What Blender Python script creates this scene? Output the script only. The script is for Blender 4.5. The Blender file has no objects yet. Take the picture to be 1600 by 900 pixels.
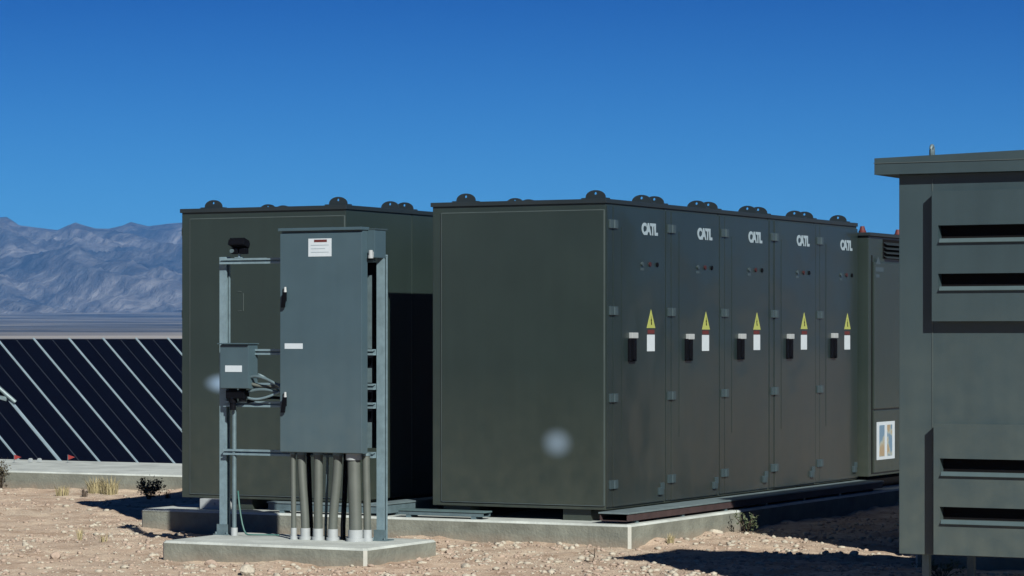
import bpy, bmesh, math, random
import numpy as np
from mathutils import Vector, Matrix
R = math.radians
C = bpy.context.scene.collection
scene = bpy.context.scene
random.seed(7); rng = np.random.default_rng(11)

# ---------------------------------------------------------------- camera
# World frame: X runs along the short side of the battery rows, Y along their long side, Z up,
# origin at the near right corner of the big concrete slab.
TH = R(27.6); CT, ST = math.cos(TH), math.sin(TH)
CAM_H = 1.52
OX, OY = .85, 20.70                      # slab corner seen from the camera (right, ahead)
CAMX = -(OX*CT - OY*ST); CAMY = -(OX*ST + OY*CT)
cam_d = bpy.data.cameras.new('camera'); cam = bpy.data.objects.new('camera', cam_d); C.objects.link(cam)
cam.location = (CAMX, CAMY, CAM_H); cam.rotation_euler = (R(90), 0, TH)
FPX = 4500.0; HOR = 526.0
cam_d.lens = 36*FPX/1600; cam_d.sensor_width = 36; cam_d.shift_y = (HOR-450)/1600
cam_d.clip_start = .5; cam_d.clip_end = 20000
scene.camera = cam

# ---------------------------------------------------------------- sky and sun
SUN_EL = R(33.5)
sx, sy = .36, -.933                      # direction to the sun in camera axes (right, ahead)
SUNX, SUNY = sx*CT - sy*ST, sx*ST + sy*CT
world = bpy.data.worlds.new('World'); scene.world = world; world.use_nodes = True
nt = world.node_tree; bg = nt.nodes['Background']
sky = nt.nodes.new('ShaderNodeTexSky'); sky.sky_type = 'NISHITA'; sky.sun_disc = False
sky.sun_elevation = SUN_EL; sky.sun_rotation = math.atan2(SUNX, SUNY)
sky.altitude = 1500; sky.air_density = 1.0; sky.dust_density = 0.0; sky.ozone_density = 4.0
tc = nt.nodes.new('ShaderNodeTexCoord'); sp = nt.nodes.new('ShaderNodeSeparateXYZ'); rp = nt.nodes.new('ShaderNodeValToRGB')
mx = nt.nodes.new('ShaderNodeMix'); mx.data_type = 'RGBA'; mx.blend_type = 'MULTIPLY'; mx.inputs[0].default_value = 1
nt.links.new(tc.outputs['Generated'], sp.inputs[0]); nt.links.new(sp.outputs['Z'], rp.inputs[0])
rp.color_ramp.elements[0].position = 0.0; rp.color_ramp.elements[0].color = (.125, .415, .68, 1)
rp.color_ramp.elements[1].position = .12; rp.color_ramp.elements[1].color = (.012, .14, .40, 1)
_q = rp.color_ramp.elements.new(.5); _q.color = (.09, .16, .30, 1)
nt.links.new(sky.outputs[0], mx.inputs[6]); nt.links.new(rp.outputs[0], mx.inputs[7])
nt.links.new(mx.outputs[2], bg.inputs[0]); bg.inputs[1].default_value = .066
sun_d = bpy.data.lights.new('sun', 'SUN'); sun = bpy.data.objects.new('sun', sun_d); C.objects.link(sun)
sun_d.energy = 5.0; sun_d.angle = R(.5); sun_d.color = (1, .95, .88)
sd = Vector((SUNX*math.cos(SUN_EL), SUNY*math.cos(SUN_EL), math.sin(SUN_EL)))
sun.rotation_euler = sd.to_track_quat('Z', 'Y').to_euler(); sun.location = (0, 0, 30)
scene.view_settings.view_transform = 'Standard'; scene.view_settings.look = 'None'
scene.view_settings.exposure = .75; scene.view_settings.gamma = 1

# ---------------------------------------------------------------- helpers
def cam2w(cx, cy):                       # camera-plan coordinates to world
    return (CAMX + cx*CT - cy*ST, CAMY + cx*ST + cy*CT)
def onz(px, py, z=0.0):                  # where a sight line meets the level z
    d = FPX*(CAM_H - z)/(py - HOR); return cam2w((px-800)/FPX*d, d)
def onv(px, v):                          # X on the wall Y=v seen at column px
    k = (px-800)/FPX
    return (k*(OY+v*CT) - OX - v*ST)/(CT + k*ST)
def depth(u, v): return OY - u*ST + v*CT
def zat(py, u, v): return CAM_H + (HOR-py)/FPX*depth(u, v)

class MB:
    def __init__(s): s.v = []; s.f = []; s.sm = []
    def add(s, vs, fs, smooth=False, M=None):
        n = len(s.v)
        for p in vs:
            p = Vector(p); s.v.append(tuple(M @ p if M is not None else p))
        for f in fs: s.f.append(tuple(i+n for i in f)); s.sm.append(smooth)
        return s
    def box(s, x0, x1, y0, y1, z0, z1, M=None, bev=0):
        if bev <= 0:
            vs = [(x, y, z) for z in (z0, z1) for y in (y0, y1) for x in (x0, x1)]
            fs = [(0,2,3,1), (4,5,7,6), (0,1,5,4), (2,6,7,3), (0,4,6,2), (1,3,7,5)]
            return s.add(vs, fs, False, M)
        bm = bmesh.new(); bmesh.ops.create_cube(bm, size=1)
        for q in bm.verts: q.co = Vector(((x0+x1)/2+q.co.x*(x1-x0), (y0+y1)/2+q.co.y*(y1-y0), (z0+z1)/2+q.co.z*(z1-z0)))
        bmesh.ops.bevel(bm, geom=bm.edges[:], offset=bev, segments=2, affect='EDGES', profile=.7)
        s.bm(bm, M); bm.free(); return s
    def bm(s, bm, M=None, smooth=False):
        bm.verts.index_update()
        return s.add([q.co.copy() for q in bm.verts], [[q.index for q in f.verts] for f in bm.faces], smooth, M)
    def cyl(s, p0, p1, r0, r1=None, n=14, caps=True, smooth=True):
        p0, p1 = Vector(p0), Vector(p1); r1 = r0 if r1 is None else r1
        q = (p1-p0).to_track_quat('Z', 'Y').to_matrix()
        vs = []
        for p, r in ((p0, r0), (p1, r1)):
            for k in range(n):
                a = 2*math.pi*k/n; vs.append(p + q @ Vector((r*math.cos(a), r*math.sin(a), 0)))
        s.add(vs, [(k, (k+1) % n, n+(k+1) % n, n+k) for k in range(n)], smooth)
        if caps: s.add(vs[:n], [tuple(reversed(range(n)))]); s.add(vs[n:], [tuple(range(n))])
        return s
    def tube(s, pts, r, n=10):
        pts = [Vector(p) for p in pts]; rings = []
        for i, p in enumerate(pts):
            t = (pts[min(i+1, len(pts)-1)] - pts[max(i-1, 0)]).normalized()
            a = t.cross(Vector((0, 0, 1)));
            if a.length < .2: a = t.cross(Vector((1, 0, 0)))
            a.normalize(); b = t.cross(a)
            rr = r(i/(len(pts)-1)) if callable(r) else r
            rings.append([p + a*rr*math.cos(2*math.pi*k/n) + b*rr*math.sin(2*math.pi*k/n) for k in range(n)])
        vs = [q for g in rings for q in g]; fs = []
        for i in range(len(pts)-1):
            for k in range(n): fs.append((i*n+k, i*n+(k+1) % n, (i+1)*n+(k+1) % n, (i+1)*n+k))
        fs.append(tuple(reversed(range(n)))); fs.append(tuple(range(len(vs)-n, len(vs))))
        return s.add(vs, fs, True)
    def prism(s, poly, axis, a0, a1, M=None):     # polygon in the two other axes, extruded along axis
        vs = []
        for a in (a0, a1):
            for p in poly:
                c = list(p); c.insert(axis, a); vs.append(c)
        n = len(poly)
        fs = [tuple(range(n)), tuple(range(2*n-1, n-1, -1))] + [(k, n+k, n+(k+1) % n, (k+1) % n) for k in range(n)]
        return s.add(vs, fs, False, M)
    def mesh(s, name, mat):
        me = bpy.data.meshes.new(name); me.from_pydata(s.v, [], s.f)
        me.polygons.foreach_set('use_smooth', s.sm)
        bm = bmesh.new(); bm.from_mesh(me); bmesh.ops.recalc_face_normals(bm, faces=bm.faces[:]); bm.to_mesh(me); bm.free()
        for m in (mat if isinstance(mat, (list, tuple)) else [mat]): me.materials.append(m)
        return me
    def build(s, name, mat, parent=None, loc=(0, 0, 0), label=None):
        o = bpy.data.objects.new(name, s.mesh(name, mat)); C.objects.link(o); o.location = loc
        if parent: o.parent = parent
        if label: o['label'] = label
        return o
def tag(o, label, cat, group=None, kind=None):
    o['label'] = label; o['category'] = cat
    if group: o['group'] = group
    if kind: o['kind'] = kind
    return o
def thing(name, label, cat, loc=(0, 0, 0), rz=0, group=None):
    o = bpy.data.objects.new(name, None); C.objects.link(o); o.location = loc; o.rotation_euler = (0, 0, rz)
    o.empty_display_size = .1
    return tag(o, label, cat, group)
def struct(o): o['kind'] = 'structure'; return o
def copy_tree(o, parent=None):
    c = o.copy(); C.objects.link(c)
    if parent: c.parent = parent
    for ch in [q for q in o.children]: copy_tree(ch, c)
    return c

# ---------------------------------------------------------------- materials
def mat(name, col, rough=.6, metal=0.0, var=.12, vscale=3.0, bump=0.0, bscale=60.0, spec=.5, dust=None, dustz=(0, .6), coat=0, wavy=0, streak=0):
    col = tuple(c*.61 for c in col); dust = tuple(c*.61 for c in dust) if dust else None
    m = bpy.data.materials.new(name); m.use_nodes = True; n = m.node_tree.nodes; l = m.node_tree.links
    b = n['Principled BSDF']; b.inputs['Metallic'].default_value = metal; b.inputs['Specular IOR Level'].default_value = spec
    b.inputs['Coat Weight'].default_value = coat; b.inputs['Coat Roughness'].default_value = .12
    g = n.new('ShaderNodeNewGeometry')
    t = n.new('ShaderNodeTexNoise'); t.inputs['Scale'].default_value = vscale; t.inputs['Detail'].default_value = 6
    t.inputs['Roughness'].default_value = .65; l.new(g.outputs['Position'], t.inputs['Vector'])
    r = n.new('ShaderNodeValToRGB'); r.color_ramp.elements[0].position = .3; r.color_ramp.elements[1].position = .7
    r.color_ramp.elements[0].color = tuple(c*(1-var) for c in col)+(1,); r.color_ramp.elements[1].color = tuple(min(1, c*(1+var)) for c in col)+(1,)
    l.new(t.outputs['Fac'], r.inputs[0]); out = r.outputs[0]
    if dust:
        sep = n.new('ShaderNodeSeparateXYZ'); l.new(g.outputs['Position'], sep.inputs[0])
        mr = n.new('ShaderNodeMapRange'); mr.inputs[1].default_value = dustz[0]; mr.inputs[2].default_value = dustz[1]
        mr.inputs[3].default_value = 1; mr.inputs[4].default_value = 0; l.new(sep.outputs['Z'], mr.inputs[0])
        t3 = n.new('ShaderNodeTexNoise'); t3.inputs['Scale'].default_value = 9; t3.inputs['Detail'].default_value = 5; l.new(g.outputs['Position'], t3.inputs['Vector'])
        mu = n.new('ShaderNodeMath'); mu.operation = 'MULTIPLY'; l.new(mr.outputs[0], mu.inputs[0]); l.new(t3.outputs['Fac'], mu.inputs[1])
        mm = n.new('ShaderNodeMix'); mm.data_type = 'RGBA'; l.new(mu.outputs[0], mm.inputs[0]); l.new(out, mm.inputs[6]); mm.inputs[7].default_value = dust+(1,)
        out = mm.outputs[2]
    if streak:     # faint rain runs and rubbed patches
        mp = n.new('ShaderNodeMapping'); mp.inputs['Scale'].default_value = (16, 16, .9); l.new(g.outputs['Position'], mp.inputs[0])
        ts = n.new('ShaderNodeTexNoise'); ts.inputs['Scale'].default_value = 1; ts.inputs['Detail'].default_value = 5; l.new(mp.outputs[0], ts.inputs['Vector'])
        tb = n.new('ShaderNodeTexNoise'); tb.inputs['Scale'].default_value = 1.1; tb.inputs['Detail'].default_value = 3; l.new(g.outputs['Position'], tb.inputs['Vector'])
        ms_ = n.new('ShaderNodeMath'); ms_.operation = 'MULTIPLY'; l.new(ts.outputs['Fac'], ms_.inputs[0]); l.new(tb.outputs['Fac'], ms_.inputs[1])
        rs_ = n.new('ShaderNodeMapRange'); rs_.inputs[1].default_value = .14; rs_.inputs[2].default_value = .40; rs_.inputs[3].default_value = 1-.35*streak; rs_.inputs[4].default_value = 1+.55*streak
        l.new(ms_.outputs[0], rs_.inputs[0])
        vm = n.new('ShaderNodeVectorMath'); vm.operation = 'SCALE'; l.new(out, vm.inputs[0]); l.new(rs_.outputs[0], vm.inputs['Scale']); out = vm.outputs[0]
    l.new(out, b.inputs['Base Color'])
    mr2 = n.new('ShaderNodeMapRange'); mr2.inputs[3].default_value = rough*.85; mr2.inputs[4].default_value = min(1, rough*1.2)
    l.new(t.outputs['Fac'], mr2.inputs[0]); l.new(mr2.outputs[0], b.inputs['Roughness'])
    if bump:
        t2 = n.new('ShaderNodeTexNoise'); t2.inputs['Scale'].default_value = bscale; t2.inputs['Detail'].default_value = 4; l.new(g.outputs['Position'], t2.inputs['Vector'])
        bp = n.new('ShaderNodeBump'); bp.inputs['Strength'].default_value = bump; bp.inputs['Distance'].default_value = .01
        l.new(t2.outputs['Fac'], bp.inputs['Height']); l.new(bp.outputs[0], b.inputs['Normal'])
    if wavy:
        t4 = n.new('ShaderNodeTexNoise'); t4.inputs['Scale'].default_value = 2.2; t4.inputs['Detail'].default_value = 1.5; l.new(g.outputs['Position'], t4.inputs['Vector'])
        b4 = n.new('ShaderNodeBump'); b4.inputs['Strength'].default_value = wavy; b4.inputs['Distance'].default_value = .03
        l.new(t4.outputs['Fac'], b4.inputs['Height']); l.new(b4.outputs[0], b.inputs['Coat Normal'])
    return m
def soft_spot(m, centre, radii, col, amount):     # mixes a soft-edged pale oval into the paint colour
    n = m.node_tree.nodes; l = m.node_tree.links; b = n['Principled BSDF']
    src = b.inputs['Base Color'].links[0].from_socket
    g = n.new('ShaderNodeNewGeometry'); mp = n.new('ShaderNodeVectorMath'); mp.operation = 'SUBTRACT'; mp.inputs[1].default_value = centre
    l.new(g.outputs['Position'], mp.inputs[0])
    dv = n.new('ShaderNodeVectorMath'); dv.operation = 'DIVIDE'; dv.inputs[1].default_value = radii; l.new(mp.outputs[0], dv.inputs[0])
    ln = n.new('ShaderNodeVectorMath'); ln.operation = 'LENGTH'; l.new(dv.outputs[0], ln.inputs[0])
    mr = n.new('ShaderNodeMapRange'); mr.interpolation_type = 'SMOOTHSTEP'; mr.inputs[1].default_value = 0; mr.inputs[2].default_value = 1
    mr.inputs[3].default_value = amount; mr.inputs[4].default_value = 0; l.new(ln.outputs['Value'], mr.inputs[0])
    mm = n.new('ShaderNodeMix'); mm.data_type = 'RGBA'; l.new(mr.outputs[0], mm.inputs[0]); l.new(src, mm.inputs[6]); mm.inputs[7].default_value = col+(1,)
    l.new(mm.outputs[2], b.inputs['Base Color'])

OLIVE = (.023, .040, .036)
M_body = mat('olive_paint', OLIVE, .42, 0, .08, 1.6, .06, 220, dust=(.068, .080, .062), dustz=(.25, 1.3), streak=.15)
M_end = mat('olive_end_panel_paint', OLIVE, .42, 0, .08, 1.6, .06, 220, dust=(.068, .080, .062), dustz=(.25, 1.3), streak=.15)
M_door = mat('olive_door_paint', (.016, .031, .032), .42, 0, .10, 1.3, .05, 160, dust=(.045, .048, .038), dustz=(.25, 1.4), coat=.26, wavy=.5, streak=.2)
M_edge = mat('pale_olive_edge', (.075, .105, .105), .5, 0, .15, 4)  # paler olive; on the panel trim it paints in the edge highlights
M_roof = mat('dark_olive_roof', (.014, .025, .030), .5, 0, .1, 3)
M_hinge = mat('grey_green_hinge', (.065, .105, .12), .4, .3, .1, 8)
M_unit = mat('grey_green_unit_paint', (.034, .065, .076), .5, 0, .07, 1.8, .08, 240, dust=(.11, .135, .115), dustz=(.3, 2.0), streak=.15)
M_lip = mat('sunlit_louvre_edge', (.065, .11, .12), .6, 0, .1, 6)  # unit paint lightened to stand in for sun caught on the lips
M_grey = mat('blue_grey_enclosure_paint', (.058, .108, .135), .45, 0, .08, 2.5, .05, 200, dust=(.10, .145, .155), dustz=(.7, 1.6), streak=.08)
M_galv = mat('galvanised_steel', (.24, .36, .41), .42, .25, .18, 14, .1, 120)
M_galvd = mat('dull_galvanised_steel', (.13, .20, .225), .5, .2, .2, 14, .1, 120)
M_pvc = mat('grey_pvc', (.105, .125, .11), .55, 0, .12, 6)
M_white = mat('white_fitting', (.42, .47, .48), .5, 0, .08, 10)
M_label = mat('white_label', (.62, .72, .78), .5, 0, .04, 20)
M_logo = mat('pale_blue_lettering', (.33, .44, .50), .5, 0, .05, 30)
M_black = mat('black_plastic', (.003, .004, .007), .7, 0, .1, 10, spec=.08)
M_ind = mat('dark_red_lens', (.055, .018, .02), .5, 0, .1, 10, spec=.2)
M_dred = mat('dull_red_vinyl', (.13, .035, .035), .6, 0, .1, 10, spec=.2)
M_void = mat('black_rubber_seal', (.006, .006, .007), .85, 0, .1, 10, spec=.1)
M_yellow = mat('yellow_warning_vinyl', (.42, .48, .12), .45, 0, .05, 20)
M_red = mat('red_plastic', (.30, .035, .03), .45, 0, .1, 10)
M_redbrown = mat('red_oxide_primer', (.052, .030, .030), .7, 0, .25, 9, .2, 60)
M_tray = mat('galvanised_tray_cover', (.21, .29, .31), .5, .3, .2, 7, .1, 90)
M_teal = mat('weathered_teal_steel', (.12, .20, .21), .5, .2, .2, 7, .1, 90)
M_conc = mat('concrete_side', (.205, .225, .19), .9, 0, .30, 5, .5, 45, dust=(.34, .26, .19), dustz=(0, .08))
M_conct = mat('concrete_top', (.50, .56, .53), .85, 0, .26, 3, .3, 60)
M_conce = mat('concrete_chamfer', (.50, .52, .47), .85, 0, .12, 8)
M_bark = mat('dry_twig', (.09, .07, .05), .9, 0, .3, 20)
M_straw = mat('dry_straw', (.42, .37, .20), .85, 0, .25, 15)
M_leaf = mat('grey_green_leaf', (.085, .115, .055), .7, 0, .35, 30)
M_dleaf = mat('dark_olive_leaf', (.085, .075, .04), .8, 0, .4, 30)
M_rock = mat('pale_limestone', (.50, .47, .38), .9, 0, .2, 25, .6, 60)
M_rockb = mat('tan_stone', (.44, .35, .275), .9, 0, .25, 25, .6, 60)
M_glass = mat('solar_glass', (.0015, .003, .010), .6, 0, .15, 2, spec=.04)
M_rail = mat('bright_aluminium', (.42, .58, .66), .4, .4, .1, 6)

def ground_material():
    m = bpy.data.materials.new('desert_ground'); m.use_nodes = True; n = m.node_tree.nodes; l = m.node_tree.links
    b = n['Principled BSDF']; b.inputs['Roughness'].default_value = .95; b.inputs['Specular IOR Level'].default_value = .15
    g = n.new('ShaderNodeNewGeometry')
    def noise(s, d=6, rgh=.6):
        t = n.new('ShaderNodeTexNoise'); t.inputs['Scale'].default_value = s; t.inputs['Detail'].default_value = d
        t.inputs['Roughness'].default_value = rgh; l.new(g.outputs['Position'], t.inputs['Vector']); return t.outputs['Fac']
    def ramp(src, stops):
        r = n.new('ShaderNodeValToRGB'); e = r.color_ramp.elements
        while len(e) < len(stops): e.new(.5)
        for q, (p, c) in zip(e, stops): q.position = p; q.color = c+(1,)
        l.new(src, r.inputs[0]); return r.outputs[0]
    def mixc(f, a, c, mode='MIX'):
        q = n.new('ShaderNodeMix'); q.data_type = 'RGBA'; q.blend_type = mode
        if isinstance(f, float): q.inputs[0].default_value = f
        else: l.new(f, q.inputs[0])
        l.new(a, q.inputs[6]); l.new(c, q.inputs[7]); return q.outputs[2]
    G = lambda st: [(p, tuple(min(1, q*.70) for q in c)) for p, c in st]
    base = ramp(noise(.55), G([(.38, (.52, .37, .26)), (.62, (.52, .45, .34))]))
    mid = ramp(noise(7, 8, .7), G([(.3, (.36, .25, .18)), (.5, (.54, .43, .32)), (.70, (.74, .66, .52))]))
    fine = ramp(noise(38, 6, .75), G([(.32, (.29, .22, .18)), (.5, (.48, .40, .315)), (.68, (.72, .66, .55))]))
    c = mixc(.5, base, mid); c = mixc(.42, c, fine)
    c = mixc(1.0, c, ramp(noise(2.6, 5, .65), [(.34, (.74, .68, .64)), (.5, (1, 1, 1)), (.64, (1.22, 1.24, 1.22))]), 'MULTIPLY')
    # the desert plain far out: duller bands of scrub and pale playa
    cd = n.new('ShaderNodeVectorMath'); cd.operation = 'DISTANCE'; cd.inputs[1].default_value = (CAMX, CAMY, CAM_H); l.new(g.outputs['Position'], cd.inputs[0])
    f = n.new('ShaderNodeMapRange'); f.inputs[1].default_value = 60; f.inputs[2].default_value = 400; l.new(cd.outputs['Value'], f.inputs[0])
    far = ramp(noise(.0022, 5, .55), [(.36, (.07, .075, .08)), (.46, (.22, .21, .19)), (.6, (.32, .31, .28))])
    c = mixc(f.outputs[0], c, far)
    f2 = n.new('ShaderNodeMapRange'); f2.inputs[1].default_value = 1150; f2.inputs[2].default_value = 1700; l.new(cd.outputs['Value'], f2.inputs[0])
    c = mixc(f2.outputs[0], c, ramp(noise(.004, 5, .6), [(.40, (.030, .036, .045)), (.5, (.075, .08, .085)), (.63, (.15, .15, .14))]))
    l.new(c, b.inputs['Base Color'])
    bp = n.new('ShaderNodeBump'); bp.inputs['Strength'].default_value = .7; bp.inputs['Distance'].default_value = .02
    l.new(noise(30, 8, .7), bp.inputs['Height']); l.new(bp.outputs[0], b.inputs['Normal'])
    return m
def mountain_material():
    m = bpy.data.materials.new('bare_mountain_rock'); m.use_nodes = True; n = m.node_tree.nodes; l = m.node_tree.links
    b = n['Principled BSDF']; b.inputs['Roughness'].default_value = .95; b.inputs['Specular IOR Level'].default_value = .1
    g = n.new('ShaderNodeNewGeometry'); t = n.new('ShaderNodeTexNoise'); t.inputs['Scale'].default_value = .006; t.inputs['Detail'].default_value = 8
    l.new(g.outputs['Position'], t.inputs['Vector'])
    r = n.new('ShaderNodeValToRGB'); r.color_ramp.elements[0].position = .35; r.color_ramp.elements[1].position = .68
    r.color_ramp.elements[0].color = (.034, .042, .055, 1); r.color_ramp.elements[1].color = (.135, .14, .145, 1)
    l.new(t.outputs['Fac'], r.inputs[0])
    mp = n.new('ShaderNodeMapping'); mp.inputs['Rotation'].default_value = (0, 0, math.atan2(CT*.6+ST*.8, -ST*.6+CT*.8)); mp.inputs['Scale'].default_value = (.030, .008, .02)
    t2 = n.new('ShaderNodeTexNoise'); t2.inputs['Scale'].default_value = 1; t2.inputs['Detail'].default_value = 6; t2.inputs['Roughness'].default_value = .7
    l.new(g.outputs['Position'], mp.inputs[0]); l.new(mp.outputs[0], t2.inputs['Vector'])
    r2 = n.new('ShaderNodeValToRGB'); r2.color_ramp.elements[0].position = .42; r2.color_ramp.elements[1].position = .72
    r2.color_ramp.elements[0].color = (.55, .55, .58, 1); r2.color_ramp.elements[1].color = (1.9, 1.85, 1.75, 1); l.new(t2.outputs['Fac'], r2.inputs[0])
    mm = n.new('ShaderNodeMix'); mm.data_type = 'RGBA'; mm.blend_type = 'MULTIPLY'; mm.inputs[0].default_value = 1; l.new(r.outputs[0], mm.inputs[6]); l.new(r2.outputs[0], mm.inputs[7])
    l.new(mm.outputs[2], b.inputs['Base Color'])
    bp = n.new('ShaderNodeBump'); bp.inputs['Strength'].default_value = .8; bp.inputs['Distance'].default_value = 22
    l.new(t2.outputs['Fac'], bp.inputs['Height']); l.new(bp.outputs[0], b.inputs['Normal'])
    return m
M_ground = ground_material(); M_mount = mountain_material()

# ---------------------------------------------------------------- numpy noise
PERM = rng.random((512, 512))
def vnoise(x, y):
    xi = np.floor(x).astype(int); yi = np.floor(y).astype(int); fx = x-xi; fy = y-yi
    fx = fx*fx*(3-2*fx); fy = fy*fy*(3-2*fy)
    p = lambda a, b: PERM[a % 512, b % 512]
    return (p(xi, yi)*(1-fx)*(1-fy)+p(xi+1, yi)*fx*(1-fy)+p(xi, yi+1)*(1-fx)*fy+p(xi+1, yi+1)*fx*fy)*2-1
def fbm(x, y, o=5, g=.5, ridged=False):
    s = 0; a = 1; t = 0
    for k in range(o):
        q = vnoise(x+k*17.3, y-k*9.1)
        s = s + a*((1-np.abs(q)*2) if ridged else q); t += a; a *= g; x = x*2.03; y = y*2.03
    return s/t

# ---------------------------------------------------------------- ground and mountains (polar sheets round the viewpoint)
def cols_azimuth(fine):
    a = list(np.arange(-180, -40, 4.)) + list(np.arange(-40, -13, 1.))
    a += list(np.arange(-13, -6, fine)) + list(np.arange(-6, 13, .08 if fine < .1 else .4)) + list(np.arange(13, 40, 1.)) + list(np.arange(40, 180.1, 4.))
    return np.radians(np.array(a))
def height_ground(x, y, r, az):
    z = .022*fbm(x*.9, y*.9, 4) + .020*fbm(x*3.1+4, y*3.1, 4, .6)*(r < 60) + .010*fbm(x*11, y*11, 2)*(r < 60)
    # a little bank of soil against the slab's right side and beyond the far slab a shallow dip
    z = z - .45*np.clip((y-8.0)/3, 0, 1)*(r < 4000)*np.clip((600-r)/300, 0, 1)
    z = z + np.clip(r-600, 0, None)*.0092*(r/4000)
    z = z + np.clip((r-300)/1500, 0, 1)*1.2*fbm(x*.004, y*.004, 3)
    near = r < 60      # soil drifted up against the slab sides
    for (x0, x1, y0, y1, am) in ((-4.26, 0, 0, 9.2, .045), (-2.34, -.73, -2.50, -1.54, .018), (-19, -5.2, 4.6, 6.8, .04)):
        d = np.hypot(np.maximum(np.maximum(x0-x, x-x1), 0), np.maximum(np.maximum(y0-y, y-y1), 0))
        z = z + near*am*np.exp(-d/.16)*np.clip(.55+1.1*fbm(x*2.2+3, y*2.2, 3), 0, 1.3)
    return z
def sheet(name, rs, azs, hf, m):
    A, Q = np.meshgrid(azs, rs); cx = Q*np.sin(A); cy = Q*np.cos(A)
    x = CAMX + cx*CT - cy*ST; y = CAMY + cx*ST + cy*CT
    z = hf(x, y, Q, A)
    nr, na = A.shape; V = np.stack([x, y, z], -1).reshape(-1, 3)
    i = (np.arange(nr-1)[:, None]*na + np.arange(na-1)[None, :]).ravel()
    F = np.stack([i, i+1, i+na+1, i+na], -1)
    me = bpy.data.meshes.new(name); me.vertices.add(len(V)); me.vertices.foreach_set('co', V.astype(np.float32).ravel())
    me.loops.add(F.size); me.loops.foreach_set('vertex_index', F.astype(np.int32).ravel())
    me.polygons.add(len(F)); me.polygons.foreach_set('loop_start', np.arange(0, F.size, 4, dtype=np.int32))
    me.update(calc_edges=True); me.polygons.foreach_set('use_smooth', [True]*len(F)); me.materials.append(m); me.validate()
    o = bpy.data.objects.new(name, me); C.objects.link(o); return o
rs = np.concatenate([[.3, 4, 9, 13], np.arange(15, 31, .07), np.geomspace(31, 300, 60), np.geomspace(320, 4300, 60)])
g_o = sheet('ground', rs, cols_azimuth(.08), height_ground, M_ground); struct(g_o)
# check winding
if g_o.data.polygons[0].normal.z < 0: g_o.data.flip_normals()
RX = [-900, -500, -200, -60, 0, 10, 20, 30, 55, 90, 105, 118, 130, 150, 170, 190, 205, 215, 232, 260, 284, 330, 420, 600, 900, 1300, 1700, 2400]
RY = [330, 370, 335, 352, 342, 341, 347, 354, 357, 361, 354, 349, 353, 358, 358, 353, 347, 350, 354, 350, 348, 352, 365, 372, 395, 380, 400, 420]
def height_mount(x, y, r, az):
    px = 800 + FPX*np.tan(np.clip(az, -1.0, 1.0))
    ridge = np.interp(px, RX, RY)
    e = (HOR-ridge)/FPX*6600*np.cos(az*0)
    e = np.where(np.abs(az) > 1.0, 150, e)
    t = (r-3900)/(6600-3900)
    foot = 3300*.0092*(3900/4000) - 6
    prof = np.clip(t, 0, 1)**1.15
    prof = np.where(t > 1, 1-(t-1)*1.2, prof)
    s = fbm(x/900, y/900, 6, .52, True)
    s2 = fbm(x/260+5, y/260, 5, .55, True)
    env = np.clip(t*1.2, 0, 1)*np.clip((1.0-np.abs(t-.0))*1.0, 0, 1)
    w = np.clip(t, 0, 1)*np.clip(1-t, 0, 1)*4
    dx_, dy_ = .60*CT + .80*ST, .60*ST - .80*CT       # spurs run down to the right, towards the viewer
    wx = 130*fbm(x/600+9, y/600, 3); al = x*dx_ + y*dy_; ac = -x*dy_ + y*dx_
    s = fbm((al+wx)/1300, (ac-wx)/430, 6, .5, True); s2 = fbm((al-wx)/420+5, (ac+wx)/120, 5, .55, True)
    z = foot + (e-foot)*prof + w*(s*80-30) + w*s2*30*(t > 0) + np.clip(t, 0, 1)*s2*5
    z = np.minimum(z, (e*r/6600) - 2 + np.clip(t*8-7, 0, 1)*2 + s2*1.2)   # spurs stay below the skyline
    return z
ms = np.concatenate([np.linspace(3900, 6700, 230), np.linspace(6750, 7600, 12)])
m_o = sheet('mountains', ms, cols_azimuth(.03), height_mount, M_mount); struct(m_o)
if m_o.data.polygons[0].normal.z < 0: m_o.data.flip_normals()

# ---------------------------------------------------------------- haze
hb = MB().box(-9500, 9500, -9500, 9500, -3, 330)
M_haze = bpy.data.materials.new('haze_air'); M_haze.use_nodes = True; n = M_haze.node_tree.nodes; n.remove(n['Principled BSDF'])
vs = n.new('ShaderNodeVolumePrincipled'); vs.inputs['Density'].default_value = 8.3e-5; vs.inputs['Color'].default_value = (.12, .42, 1.0, 1)
vs.inputs['Anisotropy'].default_value = 0.0
M_haze.node_tree.links.new(vs.outputs[0], n['Material Output'].inputs['Volume'])
hz = hb.build('haze', M_haze); hz['kind'] = 'stuff'

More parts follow.
